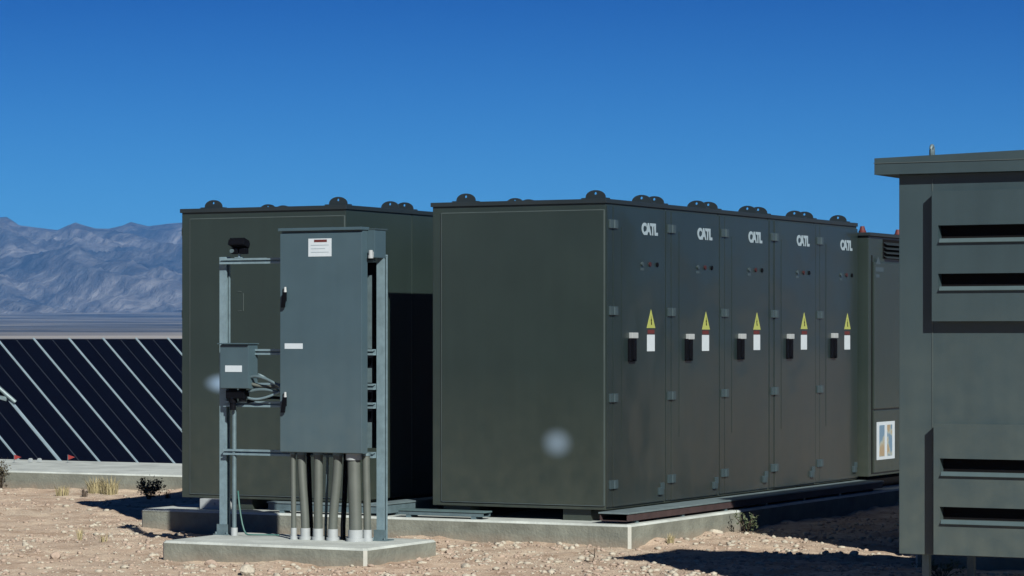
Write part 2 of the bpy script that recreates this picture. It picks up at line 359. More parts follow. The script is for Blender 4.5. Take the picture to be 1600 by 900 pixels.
# ---------------------------------------------------------------- concrete slabs
def slab(name, x0, x1, y0, y1, top, label):
    t = struct(thing(name, label, 'slab', ((x0+x1)/2, (y0+y1)/2, 0))); del t['category']
    hx, hy, c = (x1-x0)/2, (y1-y0)/2, .02
    a = MB()
    # body with chamfered upright corners and a 2 cm chamfer round the top
    def ring(o, z): return [(-hx+o+c, -hy+o, z), (hx-o-c, -hy+o, z), (hx-o, -hy+o+c, z), (hx-o, hy-o-c, z), (hx-o-c, hy-o, z), (-hx+o+c, hy-o, z), (-hx+o, hy-o-c, z), (-hx+o, -hy+o+c, z)]
    r0, r1 = ring(0, -.25), ring(0, top-.015)
    a.add(r0+r1, [(k, (k+1) % 8, 8+(k+1) % 8, 8+k) for k in (0, 2, 4, 6)])
    a.build('slab_side', M_conc, t)
    b = MB(); b.add(r0+r1, [(k, (k+1) % 8, 8+(k+1) % 8, 8+k) for k in (1, 3, 5, 7)])
    b.build('corner_chamfer', M_conce, t)
    d = MB(); r2 = ring(.012, top); d.add(r1+r2, [(k, (k+1) % 8, 8+(k+1) % 8, 8+k) for k in range(8)]+[tuple(range(8, 16))])
    d.build('slab_top', M_conct, t)
    return t
slab('battery_slab', -4.26, 0, 0, 9.2, .165, 'large pale concrete slab under the battery cabinet rows')
slab('rack_slab', -2.34, -.73, -2.50, -1.54, .134, 'small concrete slab in front, under the equipment rack')
slab('far_slab', -19, -5.2, 4.6, 6.8, .17, 'long pale concrete slab in front of the solar panels')
slab('unit_slab', 2.4, 6.2, -.7, 7.6, .14, 'concrete slab behind the louvred unit at right')

# ---------------------------------------------------------------- battery cabinets
CD, CW, CH = 1.447, 1.03, 2.28          # depth (X), width (Y), height
CB = .25                                 # cabinet underside above the ground
SLAB = .165
def text_mesh(s, size, mat_, name, squash=1.0, fat=.0, depth_=.002):
    cu = bpy.data.curves.new('txt', 'FONT'); cu.body = s; cu.size = size; cu.align_x = 'CENTER'; cu.align_y = 'CENTER'
    cu.extrude = depth_; cu.offset = fat; cu.space_character = .95
    o = bpy.data.objects.new('txt', cu); C.objects.link(o)
    me = bpy.data.meshes.new_from_object(o.evaluated_get(bpy.context.evaluated_depsgraph_get())); bpy.data.objects.remove(o)
    me.name = name; me.materials.clear(); me.materials.append(mat_)
    me.transform(Matrix.Diagonal((squash, 1, 1, 1)))
    return me
TOX = Matrix(((0, 0, 1, 0), (1, 0, 0, 0), (0, 1, 0, 0), (0, 0, 0, 1)))   # text plane -> faces +X, reads along +Y

def lifting_eye():
    a = MB(); N = 14; pts = [(-.080, 0)] + [(-.080*math.cos(math.pi*k/N), .016+.052*math.sin(math.pi*k/N)) for k in range(N+1)] + [(.080, 0)]
    hole = [(.012*math.cos(2*math.pi*k/12), .044+.011*math.sin(2*math.pi*k/12)) for k in range(12)]
    bm = bmesh.new()
    ov = [bm.verts.new((x, 0, z)) for x, z in pts]; hv = [bm.verts.new((x, 0, z)) for x, z in hole]
    es = [bm.edges.new((ov[k], ov[(k+1) % len(ov)])) for k in range(len(ov))] + [bm.edges.new((hv[k], hv[(k+1) % 12])) for k in range(12)]
    bmesh.ops.triangle_fill(bm, edges=es, use_beauty=True)
    gg = bmesh.ops.extrude_face_region(bm, geom=bm.faces[:])
    for q in gg['geom']:
        if isinstance(q, bmesh.types.BMVert): q.co.y += .014
    a.bm(bm); bm.free()
    a.box(-.10, .10, -.03, .044, -.002, .010)
    return a
eye_me = lifting_eye().mesh('lifting_eye', M_roof)

logo_me = text_mesh('CATL', .114, M_logo, 'lettering', 1.02, .0065); logo_me.transform(TOX)

def make_cabinet(label, loc, rz, group, doors=True, M_e=None):
    t = thing('battery_cabinet', label, 'battery cabinet', loc, rz, group)
    hx = CD/2
    b = MB(); b.box(-hx, hx, .003, CW-.003, .0, CH-.03, bev=.006); b.build('body', M_body, t)
    # end frame: thin rails standing proud round an inset sheet, on both ends
    for y0, y1, s in ((-.010, .0025, -1), (CW-.0025, CW+.010, 1)):
        if s > 0: y0, y1 = CW-.0028, CW-.001
        else: y0, y1 = -.007, .0028
        e = MB(); e.box(-hx+.085, hx-.012, y0, y1, .035, CH-.085, bev=.002); e.build('end_panel', M_e or M_end, t)
        if s < 0:
            f = MB()
            f.box(-hx+.078, -hx+.083, -.006, .0025, .03, CH-.08); f.box(hx-.011, hx-.004, -.006, .0025, .03, CH-.08)
            f.box(-hx+.083, hx-.011, -.006, .0025, CH-.084, CH-.077); f.box(-hx+.083, hx-.011, -.006, .0025, .028, .034)
            f.build('panel_trim', M_edge, t)
    rf = MB(); rf.box(-hx-.012, hx+.012, -.010, CW-.001, CH-.032, CH, bev=.004); r_o = rf.build('roof', M_roof, t)
    for ex, ey in ((-hx+.23, .10), (hx-.13, .10), (-hx+.23, CW-.13), (hx-.13, CW-.13)):
        o = bpy.data.objects.new('lifting_eye', eye_me); C.objects.link(o); o.parent = t; o.location = (ex, ey, CH+.002)
    for fx in ((-hx+.17, hx-.27) if doors else (-hx+.50, hx-.27)):
        fb = MB(); fb.box(fx-.10, fx+.13, .05, CW-.06, -(CB-SLAB), .003); fb.build('foot', M_body, t)
    bk = MB(); bk.box(-hx-.006, -hx+.002, .05, CW-.05, .06, CH-.10, bev=.002); bk.box(-hx-.012, -hx-.004, .49, .52, .06, CH-.10); bk.build('back_panel', M_body, t)
    if doors:
        d = MB(); x0, x1 = hx-.004, hx+.016
        d.box(x0, x1, .105, CW+.075 if False else CW-.012, .02, CH-.05, bev=.004)
        d.box(x1-.003, x1+.003, .245, .248, .5, CH-.2)
        do = d.build('door', M_door, t)
        st = MB(); st.box(x0, x1-.003, .008, .099, .02, CH-.05, bev=.003); st.build('hinge_stile', M_door, t)
        for z in (.184, .82, 1.46, 2.097):
            h = MB(); h.box(x1-.012, x1+.012, .035, .165, z-.032, z+.032, bev=.004); h.cyl((x1+.012, .1, z-.03), (x1+.012, .1, z+.03), .009, n=8); h.build('hinge', M_hinge, do)
        h = MB(); h.box(x1-.002, x1+.020, .88, .95, .07, .125, bev=.005); h.box(x1-.002, x1+.012, .93, .985, .11, .16, bev=.004); h.build('door_stop', M_hinge, do)
        lo = bpy.data.objects.new('lettering', logo_me); C.objects.link(lo); lo.parent = do; lo.location = (x1+.001, .735, 2.075)
        for k, (yy, mm_) in enumerate(((.60, M_hinge), (.735, M_ind), (.865, M_black))):
            q = MB(); q.cyl((x1-.002, yy, 1.815), (x1+.010, yy, 1.815), .017, n=12)
            if k == 0: q.box(x1-.002, x1+.003, yy-.03, yy+.03, 1.765, 1.785)
            q.build('indicator_lamp', mm_, do)
        q = MB(); q.prism([(.685, 1.335), (.835, 1.335), (.76, 1.475)], 0, x1-.002, x1+.002); q.build('warning_triangle', M_yellow, do)
        q = MB(); q.prism([(.7585, 1.36), (.775, 1.36), (.765, 1.39), (.772, 1.39), (.757, 1.43), (.760, 1.40), (.752, 1.40)], 0, x1+.001, x1+.003); q.build('lightning_mark', M_black, do)
        q = MB(); q.box(x1-.002, x1+.0015, .70, .82, 1.292, 1.322); q.build('red_strip_label', M_dred, do)
        q = MB(); q.box(x1-.002, x1+.002, .69, .825, 1.160, 1.285); q.build('notice_label', M_label, do)
        q = MB(); q.box(x1-.002, x1+.030, .375, .475, 1.258, 1.300, bev=.004); q.build('handle_cap', M_white, do)
        q = MB(); q.box(x1-.002, x1+.022, .35, .465, 1.085, 1.256, bev=.006); q.box(x1+.020, x1+.040, .385, .42, 1.10, 1.245, bev=.005); q.build('handle', M_black, do)
    return t
V0 = .25; XR = -.32
M_ends = M_end.copy(); M_ends.name = 'pale_spot_end_panel_paint'
M_endl = M_end.copy(); M_endl.name = 'pale_spot_left_end_paint'
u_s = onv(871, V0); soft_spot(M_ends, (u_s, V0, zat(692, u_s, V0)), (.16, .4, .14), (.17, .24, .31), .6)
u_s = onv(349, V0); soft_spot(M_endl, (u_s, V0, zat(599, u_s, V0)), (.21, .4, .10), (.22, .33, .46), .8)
ords = ['nearest', 'second', 'third', 'fourth', 'farthest']
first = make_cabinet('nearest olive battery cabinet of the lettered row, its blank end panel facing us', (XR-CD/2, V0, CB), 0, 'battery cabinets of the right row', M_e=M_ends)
for k in range(1, 5):
    c = copy_tree(first); c.location = (XR-CD/2, V0+k*CW, CB)
    c['label'] = ['', 'second lettered olive cabinet, just behind the nearest one', 'middle lettered olive cabinet of the five in the row',
                  'fourth lettered olive cabinet, last but one before the control cabinet', 'farthest lettered olive cabinet, beside the recessed control cabinet'][k]
    for ch in c.children:
        if ch.name.startswith('end_panel'): ch.data = ch.data.copy(); ch.data.materials[0] = M_end
        if ch.name.startswith('door'):
            ch.location.x += random.uniform(-.003, .004); ch.location.z += random.uniform(-.003, .003)
            for g_ in ch.children:
                if g_.name.startswith(('notice', 'warning', 'handle_cap', 'lettering')): g_.location.y += random.uniform(-.008, .008); g_.location.z += random.uniform(-.008, .008)
                if g_.name.startswith('red_strip'): g_.scale = (1, 1, .9985); g_.location.y += random.uniform(-.01, .01)
XL1 = -2.53; XL0 = onv(284, V0)
CDL = XL1-XL0
_cd = CD; CD = CDL
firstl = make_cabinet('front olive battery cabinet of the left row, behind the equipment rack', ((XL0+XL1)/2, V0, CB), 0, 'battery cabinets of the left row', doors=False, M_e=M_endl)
CD = _cd
for ch in list(firstl.children):
    pass
# hinged doors of the left row are on its far (left) side
for z in (.55, 1.45, 2.10, 1.0):
    h = MB(); h.box(-CDL/2-.022, -CDL/2+.002, .03, .12, z-.03, z+.03, bev=.003); h.build('hinge', M_hinge, firstl)
h = MB()
h.box(0-.22, -.19, -.012, -.006, 1.47, 1.475); h.box(-.22, -.19, -.012, -.006, 1.62, 1.625); h.box(-.172, -.168, -.012, -.006, 1.47, 1.61); h.build('small_bracket', M_edge, firstl)
for k in range(1, 5):
    c = copy_tree(firstl); c.location = ((XL0+XL1)/2, V0+k*CW, CB)
    c['label'] = ['', 'second cabinet of the left row, seen down the dark aisle', 'third cabinet of the left row, in the aisle shade behind the second',
                  'fourth cabinet of the left row, hidden but for its roof', 'last cabinet of the left row, at the far end of the aisle'][k]
    for ch in c.children:
        if ch.name.startswith('end_panel'): ch.data = ch.data.copy(); ch.data.materials[0] = M_end
# pale footing block under the left row
a = MB(); x0, x1 = onv(312, .2), onv(352, .2); a.box(x0, x1, .20, .42, SLAB, CB-.003, bev=.006); a.cyl(((x0*.45+x1*.55), .19, SLAB+.045), ((x0*.45+x1*.55), .205, SLAB+.045), .012, n=8)
tag(a.build('footing_block', M_white), 'pale bluish block under the left row’s front left corner'.replace('’', "'"), 'block')

# ---------------------------------------------------------------- control cabinet at the end of the right row
def control_cabinet():
    y0 = V0+5*CW+.03; xr = XR+.11
    t = thing('control_cabinet', 'grey green control cabinet beyond the lettered row, with a coloured poster', 'control cabinet', (xr-.75, y0, SLAB))
    zt = zat(363, xr, y0)-SLAB; zb = zat(745, xr, y0)-SLAB; W = 1.7
    b = MB(); b.box(-.74, .74, 0, W, zb, zt-.03, bev=.006); b.build('body', M_body, t)
    b = MB(); b.box(-.77, .765, -.02, W+.02, zt-.03, zt, bev=.005); b.build('roof', M_roof, t)
    b = MB(); b.box(-.7, .70, .03, W-.03, 0, zb+.002); b.build('plinth', M_void, t)
    b = MB(); b.box(.735, .757, .10, W-.08, zb+.60, zt-.26, bev=.005); d = b.build('door', M_body, t)
    b = MB(); b.box(.735, .757, .10, W-.08, zb+.03, zb+.585, bev=.005); lp = b.build('lower_panel', M_body, t)
    b = MB(); b.box(.735, .742, .07, .095, zb+.02, zt-.2); b.build('door_seal', M_void, t)
    for k in range(4):
        b = MB(); z = zt-.20+k*.04; b.prism([(.738, z), (.775, z-.022), (.775, z-.016), (.738, z+.006)], 1, .38, W-.1); b.build('louvre_slat', M_roof, t)
    b = MB(); b.box(.736, .742, .36, W-.09, zt-.225, zt-.05); b.build('louvre_backing', M_void, t)
    b = MB(); yy = .92; zz = zat(592, xr, y0+yy)-SLAB
    b.box(.755, .78, yy-.05, yy+.05, zz-.15, zz+.12, bev=.006); b.build('handle_plate', M_hinge, d)
    b = MB(); b.cyl((.775, yy-.02, zz), (.81, yy-.02, zz), .022, n=10); b.box(.795, .81, yy-.03, yy+.05, zz-.012, zz+.012, bev=.003); b.build('handle', M_galv, d)
    for px, py, w, h_ in ((1364, 409, .10, .045), (1366, 421, .20, .04), (1363, 431, .09, .03)):
        yy = (px-1352)/60.; zz = zat(py, xr, y0+yy)-SLAB
        b = MB()
        if py == 409: b.prism([(yy-.06, zz-h_/2), (yy+.06, zz-h_/2), (yy, zz+h_/2+.02)], 0, .755, .7585)
        else: b.box(.755, .7585, yy-w/2, yy+w/2, zz-h_/2, zz+h_/2)
        b.build('small_label', M_hinge, d)
    # poster with two coloured columns
    ya, yb = .16, .62; z1, z0 = zat(659, xr, y0+.3)-SLAB, zat(718, xr, y0+.3)-SLAB
    b = MB(); b.box(.755, .760, ya, yb, z0, z1); po = b.build('poster', M_label, lp)
    for k, (q0, q1) in enumerate(((.06, .19), (.26, .39))):
        b = MB(); b.box(.7595, .7620, ya+q0, ya+q1, z0+.03, z1-.03); b.build('poster_print', M_poster, lp)
    for yy in (.35, 1.28):
        b = MB(); b.cyl((.55, yy, zt-.002), (.55, yy, zt+.03), .035, n=12); b.cyl((.55, yy, zt+.028), (.55, yy, zt+.07), .030, .018, n=12)
        b.build('beacon', M_dred, t)
    return t
M_poster = bpy.data.materials.new('poster_print'); M_poster.use_nodes = True
_n = M_poster.node_tree.nodes; _l = M_poster.node_tree.links
_g = _n.new('ShaderNodeNewGeometry'); _t = _n.new('ShaderNodeTexNoise'); _t.inputs['Scale'].default_value = 7; _l.new(_g.outputs['Position'], _t.inputs['Vector'])
_r = _n.new('ShaderNodeValToRGB'); _r.color_ramp.elements[0].position = .42; _r.color_ramp.elements[0].color = (.10, .17, .24, 1); _r.color_ramp.elements[1].position = .58; _r.color_ramp.elements[1].color = (.24, .19, .12, 1)
_e = _r.color_ramp.elements.new(.5); _e.color = (.25, .28, .24, 1)
_l.new(_t.outputs['Fac'], _r.inputs[0]); _l.new(_r.outputs[0], _n['Principled BSDF'].inputs['Base Color'])
control_cabinet()

# ---------------------------------------------------------------- louvred units at the right
def louvred_unit(label, x0, y0, zb, zt, W, L, roof_rise, side_hoods):
    t = thing('louvred_unit', label, 'equipment housing', (x0, y0, 0), 0, None)
    b = MB(); b.box(0, W, 0, L, zb, zt, bev=.004); b.build('wall', M_unit, t)
    b = MB(); b.box(.195, .199, -.0035, 0, zb+.005, zt-.03); b.box(W-.199, W-.195, -.0035, 0, zb+.005, zt-.03); b.build('panel_seam', M_edge, t)
    b = MB(); o = .057
    # roof: shallow pitch rising towards the middle
    h0, hm = .092, .092+roof_rise*W/2
    for (a0, a1, q0, q1) in ((-.125, W/2, h0, hm), (W/2, W+.125, hm, h0)):
        b.add([(a0, -o, zt), (a1, -o, zt), (a1, L+o, zt), (a0, L+o, zt), (a0, -o, zt+q0), (a1, -o, zt+q1), (a1, L+o, zt+q1), (a0, L+o, zt+q0)],
              [(3, 2, 1, 0), (4, 5, 6, 7), (0, 1, 5, 4), (1, 2, 6, 5), (2, 3, 7, 6), (3, 0, 4, 7)])
    r_ = b.build('roof', M_unit, t)
    b = MB(); b.box(-.129, W+.129, -o-.004, -o+.002, zt+.062, zt+.066); b.build('drip_edge', M_edge, r_)
    b = MB(); pts = [(.10, .25, zt+h0)]; N = 10
    for k in range(N+1):
        a_ = math.pi*k/N; pts.append((.10+.0, .25+.018-.018*math.cos(a_), zt+h0+.058+.024*math.sin(a_)))
    pts.append((.10, .286, zt+h0)); b.tube(pts, .011, 8); b.box(.085, .115, .235, .30, zt+h0-.002, zt+h0+.012)
    if side_hoods: b.build('lifting_eye', M_galvd, r_)
    def hood(hx0, hx1, z0, z1, parent, p=.066):
        f = MB()
        # a shallow tray standing off the wall, cut by slots with a lip under each
        zs = [(z1-.190, z1-.264), (z1-.457, z1-.529)]
        e0, e1 = hx0+.036, hx1-.036
        f.box(hx0, e0, -p, .0, z0, z1); f.box(e1, hx1, -p, .0, z0, z1)
        prev = z1
        for (a_, c_) in zs: f.box(e0, e1, -p, -.0, a_, prev); prev = c_
        f.box(e0, e1, -p, 0, z0, prev)
        ho = f.build('louvre_hood', M_unit, parent)
        for (a_, c_) in zs:
            l_ = MB(); l_.prism([(-p+.004, c_+.001), (-p-.001, c_+.001), (-p-.016, c_-.019), (-p-.016, c_-.022), (-p+.001, c_-.024)], 0, e0+.01, e1-.01)
            l_.build('louvre_lip', M_lip, ho)
            l_ = MB(); l_.box(e0-.002, e1+.002, -.006, -.0005, c_-.002, a_+.002); l_.build('slot_mesh', M_void, ho)
        return ho
    hood(.215, W-.215, zt-.82, zt-.10, t); hood(.225, W-.225, zb+.008, zb+.73, t)
    # left side: two smaller dark hoods
    if side_hoods:
        for (z0, z1) in ((zt-.78, zt-.12), (zb+.02, zb+.80)):
            s = MB(); s.box(-.05, 0, .35, L-.25, z0, z1, bev=.004); so = s.build('side_hood', M_unit, t)
            for zz in (z1-.20, z1-.45):
                s = MB(); s.box(-.053, -.049, .40, L-.30, zz-.06, zz); s.build('side_slot', M_void, so)
    for lx, ly in ((.12, .12), (W-.12, .12), (.12, L-.12), (W-.12, L-.12)):
        s = MB(); s.box(lx-.02, lx+.02, ly-.02, ly+.02, -.05, zb-.001); s.box(lx-.05, lx+.05, ly-.05, ly+.05, 0.0, .015); s.build('leg', M_galvd, t)
    return t
u_a, v_a = 3.295, -3.467
uA = louvred_unit('large grey green louvred housing cut off by the right edge of the photo', u_a, v_a, zat(865, u_a, v_a), zat(273, u_a, v_a), 2.3, 1.02, .028, True)
uB = louvred_unit('second louvred housing standing behind the large one at right', 2.70, -.36, .16, 2.60, 3.0, 7.5, .0, False)
for ch in uB.children:
    if ch.name.startswith('leg'): ch.location.z += .0

# ---------------------------------------------------------------- cable trays on the big slab
def tray(label, x0, x1, y0, y1, zt, cover, side, openend=True):
    t = thing('cable_tray', label, 'cable tray', ((x0+x1)/2, (y0+y1)/2, SLAB)); hx, hy = (x1-x0)/2, (y1-y0)/2; h = zt-SLAB
    b = MB(); b.box(-hx, hx, -hy, hy, h-.012, h, bev=.003); b.build('cover', cover, t)
    b = MB(); e = .008
    if hy > hx:
        for s in (-1, 1): b.box(s*(hx-.012)-.004, s*(hx-.012)+.004, -hy+.01, hy-.01, .02, h-.013)
        b.box(-hx+.02, hx-.02, -hy+.01, hy-.01, .018, .024)
    else:
        for s in (-1, 1): b.box(-hx+.01, hx-.01, s*(hy-.012)-.004, s*(hy-.012)+.004, .02, h-.013)
        b.box(-hx+.01, hx-.01, -hy+.02, hy-.02, .018, .024)
    b.build('side_rail', side, t)
    n_ = max(2, int(max(hx, hy)*2/.8)+1)
    for k in range(n_):
        q = -1+2*(k+.15)/(n_-.7); b = MB()
        if hy > hx: b.box(-hx+.02, hx-.02, q*hy*.97-.02, q*hy*.97+.02, 0, .018)
        else: b.box(q*hx*.97-.02, q*hx*.97+.02, -hy+.01, hy-.01, 0, .018)
        b.build('support_block', M_galvd, t)
    return t
tray('long cable tray on the slab at the foot of the lettered doors', -.285, -.045, .06, 5.35, .248, M_tray, M_redbrown)
tray('short teal cable tray crossing the mouth of the aisle', onv(626, .1), onv(762, .1), .04, .17, .225, M_teal, M_galvd)
tray('pale cable tray in front of the left row behind the conduits', onv(422, .1), onv(602, .1), .05, .16, .25, M_tray, M_galvd)
tray('cable tray running down the aisle between the two rows', -2.22, -2.06, .06, 4.8, .262, M_tray, M_galvd)

# ---------------------------------------------------------------- equipment rack
VF = -1.80
XP0, XP1 = onv(351.5, VF), onv(597, VF); ZT = 2.065; S0 = .134
rack = thing('equipment_rack', 'galvanised strut rack of two posts and cross rails on the small slab', 'rack', ((XP0+XP1)/2, VF, S0))
cx0 = (XP0+XP1)/2
def channel_v(x, z0, z1, w=.055):
    b = MB(); h = w/2
    b.box(x-h, x+h, -h, -h+.006, z0, z1); b.box(x-h, x-h+.006, -h+.006, h, z0, z1); b.box(x-h+.006, x+h, h-.006, h, z0, z1)
    b.box(x+h-.006, x+h, -h+.006, -h+.014, z0, z1); b.box(x+h-.006, x+h, h-.014, h-.006, z0, z1)
    return b
for x in (XP0-cx0, XP1-cx0):
    p = channel_v(x, 0.006, ZT-S0).build('post', M_galv, rack)
    b = MB(); b.box(x-.06, x+.06, -.06, .06, 0, .008); b.box(x-.045, x+.045, -.036, -.0285, .008, .075)
    for sx_ in (-.045, .045): b.cyl((x+sx_, -.045, .006), (x+sx_, -.045, .022), .008, n=8)
    b.build('base_plate', M_galvd, p)
    b = MB(); b.box(x-.029, x+.029, -.029, .029, ZT-S0-.001, ZT-S0+.012, bev=.003); b.build('post_cap', M_galv, p)
def rail(z, x0, x1, y=-.05, m=M_galv):
    b = MB(); b.box(x0, x1, y-.020, y+.020, z-.020, z-.012); b.box(x0, x1, y-.020, y+.020, z+.012, z+.020); b.box(x0, x1, y+.012, y+.0195, z-.012, z+.012)
    b.box(x0, x1, y-.0202, y-.015, z-.012, z-.006); b.box(x0, x1, y-.0202, y-.015, z+.006, z+.012)
    return b.build('cross_rail', m, rack)
L0, L1 = XP0-cx0+.03, XP1-cx0-.03
for py in (407, 550, 603, 632, 708): rail(zat(py, cx0, VF)-S0, L0-.03 if py < 500 else L0, L1+.0)
zr_top = zat(407, cx0, VF)
# enclosure
VC1 = VF-.150; VC0 = VC1-.080
EX0, EX1 = onv(438, VC0), onv(565, VC0); EZ1, EZ0 = zat(357, (EX0+EX1)/2, VC0), zat(708, (EX0+EX1)/2, VC0)
W_ = EX1-EX0; H_ = EZ1-EZ0
en = thing('electrical_enclosure', 'tall blue grey electrical enclosure with two door latches on the rack', 'electrical enclosure', ((EX0+EX1)/2, VC0, EZ0))
b = MB(); b.box(-W_/2, W_/2, .018, VC1-VC0, 0, H_, bev=.004); b.build('body', M_grey, en)
b = MB(); b.box(-W_/2-.002, W_/2+.002, 0, .016, .004, H_-.03, bev=.004); ed = b.build('door', M_grey, en)
b = MB(); b.box(-W_/2-.008, W_/2+.008, -.018, VC1-VC0+.01, H_-.014, H_+.006, bev=.003); b.build('drip_hood', M_grey, en)
b = MB(); b.box(W_/2-.40, W_/2+.055, VC1-VC0+.001, VC1-VC0+.150, H_-.20, H_-.012, bev=.004); b.build('rear_box', M_grey, en)
b = MB(); b.box(W_/2-.42, W_/2+.06, VC1-VC0-.001, VC1-VC0+.165, H_-.012, H_-.002); b.build('rear_box_lid', M_hinge, en)
b = MB(); b.cyl((W_/2+.033, VC1-VC0-.015, H_-.20), (W_/2+.033, VC1-VC0-.015, H_-.15), .015, n=10); b.cyl((W_/2+.033, VC1-VC0-.015, H_-.205), (W_/2+.033, VC1-VC0-.015, H_-.185), .020, n=6); b.box(W_/2+.02, W_/2+.046, VC1-VC0-.012, VC1-VC0+.002, H_-.195, H_-.16); b.build('gland', M_white, en)
for py in (463, 628):
    z = zat(py, (EX0+EX1)/2, VC0)-EZ0; x = -W_/2+.038
    b = MB(); b.box(x-.014, x+.014, -.008, .002, z-.03, z+.055, bev=.003); lt = b.build('latch', M_black, ed)
    b = MB(); b.add([(x-.018, -.028, z-.075), (x+.008, -.028, z-.075), (x+.020, -.034, z+.03), (x-.0, -.034, z+.03), (x-.018, -.012, z-.075), (x+.008, -.012, z-.075), (x+.020, -.008, z+.03), (x-.0, -.008, z+.03)],
                    [(0, 1, 2, 3), (4, 5, 6, 7), (0, 1, 5, 4), (1, 2, 6, 5), (2, 3, 7, 6), (3, 0, 4, 7)]); b.build('lever', M_black, lt)
    b = MB(); b.cyl((x+.014, -.02, z+.03), (x+.014, -.02, z+.065), .011, .008, n=8); b.build('lock_cylinder', M_white, lt)
def plate(parent, px0, px1, py0, py1, v, m, ox, oz, nm, th=.002, yoff=0, lab=None):
    a0, a1 = onv(px0, v), onv(px1, v); z1, z0 = zat(py0, a0, v), zat(py1, a0, v)
    b = MB(); b.box(a0-ox, a1-ox, -th+yoff, .001+yoff, z0-oz, z1-oz); return b.build(nm, m, parent, label=lab)
ox = (EX0+EX1)/2
plate(ed, 482, 518, 373, 401, VC0, M_label, ox, EZ0, 'warning_label'); plate(ed, 491, 511, 374.5, 378.5, VC0, M_dred, ox, EZ0, 'red_header', .003)
for k in range(3): plate(ed, 486, 514-(k % 2)*6, 383+5.5*k, 383.6+5.5*k, VC0, M_galv, ox, EZ0, 'printed_line', .0028)
plate(ed, 445, 473, 536.5, 545, VC0, M_label, ox, EZ0, 'name_label')
# black box added to stand in for the shade between enclosure and right post
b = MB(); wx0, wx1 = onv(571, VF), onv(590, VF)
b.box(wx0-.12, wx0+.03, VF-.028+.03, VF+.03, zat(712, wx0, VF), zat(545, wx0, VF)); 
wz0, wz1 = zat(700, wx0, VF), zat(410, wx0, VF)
ww = MB(); ww.box(wx0-.30, wx1+.01, VF+.03, VF+.10, wz0, wz1, bev=.004); tag(ww.build('shade_backing', M_black), 'black box behind the rack, added to stand in for shade beside the right post', 'shade_backing')
cm = MB(); 
for (za, zb_) in ((545, 430), (598, 575), (700, 660)):
    cm.box(wx0-.02, wx0+.035, VF+.012, VF+.027, zat(za, wx0, VF), zat(zb_, wx0, VF))
cm.build('strap_bracket', M_galvd, rack, loc=(-cx0, -VF, -S0))

# meter box on the left post
VM = VF-.155
mx0, mx1 = onv(344, VM), onv(388, VM); mz1, mz0 = zat(537, mx0, VM), zat(607, mx0, VM)
mb = thing('junction_box', 'small blue grey box with a white label on the left post of the rack', 'junction box', ((mx0+mx1)/2, VM, mz0)); w2 = (mx1-mx0)/2; hh = mz1-mz0
b = MB(); b.box(-w2, w2, .012, .120, 0, hh-.004, bev=.004); b.build('body', M_grey, mb)
b = MB(); b.box(-w2-.001, w2+.001, 0, .011, .003, hh-.01, bev=.003); md = b.build('cover', M_grey, mb)
b = MB(); b.box(-w2-.012, w2+.010, -.022, .122, hh-.004, hh+.004, bev=.002); b.build('drip_hood', M_grey, mb)
plate(md, 352, 378, 571, 581, VM, M_label, (mx0+mx1)/2, mz0, 'name_label')
b = MB(); b.cyl((-.05, .06, -.10), (-.05, .06, 0), .030, n=12); b.cyl((-.05, .06, -.15), (-.05, .06, -.10), .022, n=12); b.cyl((.03, .06, -.09), (.03, .06, 0), .026, n=12); b.box(-.09, .06, .03, .10, -.07, -.012, bev=.005); b.build('cable_glands', M_black, mb)
# flexible metal conduits between box and enclosure
fl = [((mx1-.01, 590), (EX0+.02, 612), -.02, .012), ((mx1-.01, 600), (EX0+.02, 596), .03, .012), ((mx1-.03, 612), (EX0+.02, 622), .0, .013),
      ((mx1-.05, 622), (EX0+.02, 605), -.03, .010), ((mx1-.06, 628), (EX0+.02, 628), .02, .012), ((mx1+.02, 585), (EX0+.02, 632), .05, .009)]
for i, ((xa, ya), (xb, yb), dv, rr) in enumerate(fl):
    za, zb_ = zat(ya, xa, VM), zat(yb, xb, VM); pts = []
    for k in range(22):
        q = k/21; pts.append((xa+(xb-xa)*q, VM+.06+dv*math.sin(q*math.pi)+.01*i-.02, za+(zb_-za)*(q*q*(3-2*q)) + (-1)**i*.028*math.sin(q*math.pi)))
    b = MB(); b.tube(pts, lambda q, rr=rr: rr*(1+.14*math.sin(q*130)), 9)
    tag(b.build('flexible_conduit', [M_galvd, M_pvc, M_galvd, M_galv, M_black, M_galvd][i]),
        ['ribbed steel conduit from the small box, topmost of the tangle', 'ribbed grey plastic conduit sagging between the box and enclosure', 'dull grey steel conduit low in the tangle beside the box',
         'thin bright steel conduit crossing the tangle beside the box', 'black conduit at the bottom of the tangle beside the box', 'thin dull conduit dropping steeply through the tangle'][i], 'conduit', 'flexible conduits between box and enclosure')
# vertical conduit beside the left post, with green ground wire
xc = onv(366, VF-.05)
b = MB(); b.cyl((0, 0, .03), (0, 0, zat(640, xc, VF)-S0), .016, n=12); co = b.build('pipe', M_galvd, None, loc=(xc, VF-.05, S0)); tag(co, 'slim steel pipe rising beside the left post to the small box', 'conduit')
b = MB(); b.cyl((0, 0, 0), (0, 0, .055), .024, n=12); b.build('collar', M_white, co)
gp = []
for k in range(20):
    q = k/19; gx = xc+.03+.32*q; gp.append((gx, VF-.05-.03*math.sin(q*5), S0+.012+.30*max(0, 1-q*3.2)**2))
b = MB(); b.tube(gp, .006, 6); tag(b.build('ground_wire', mat('green_insulation', (.05, .16, .14), .5)), 'thin green ground wire lying on the small slab by the left post', 'wire')

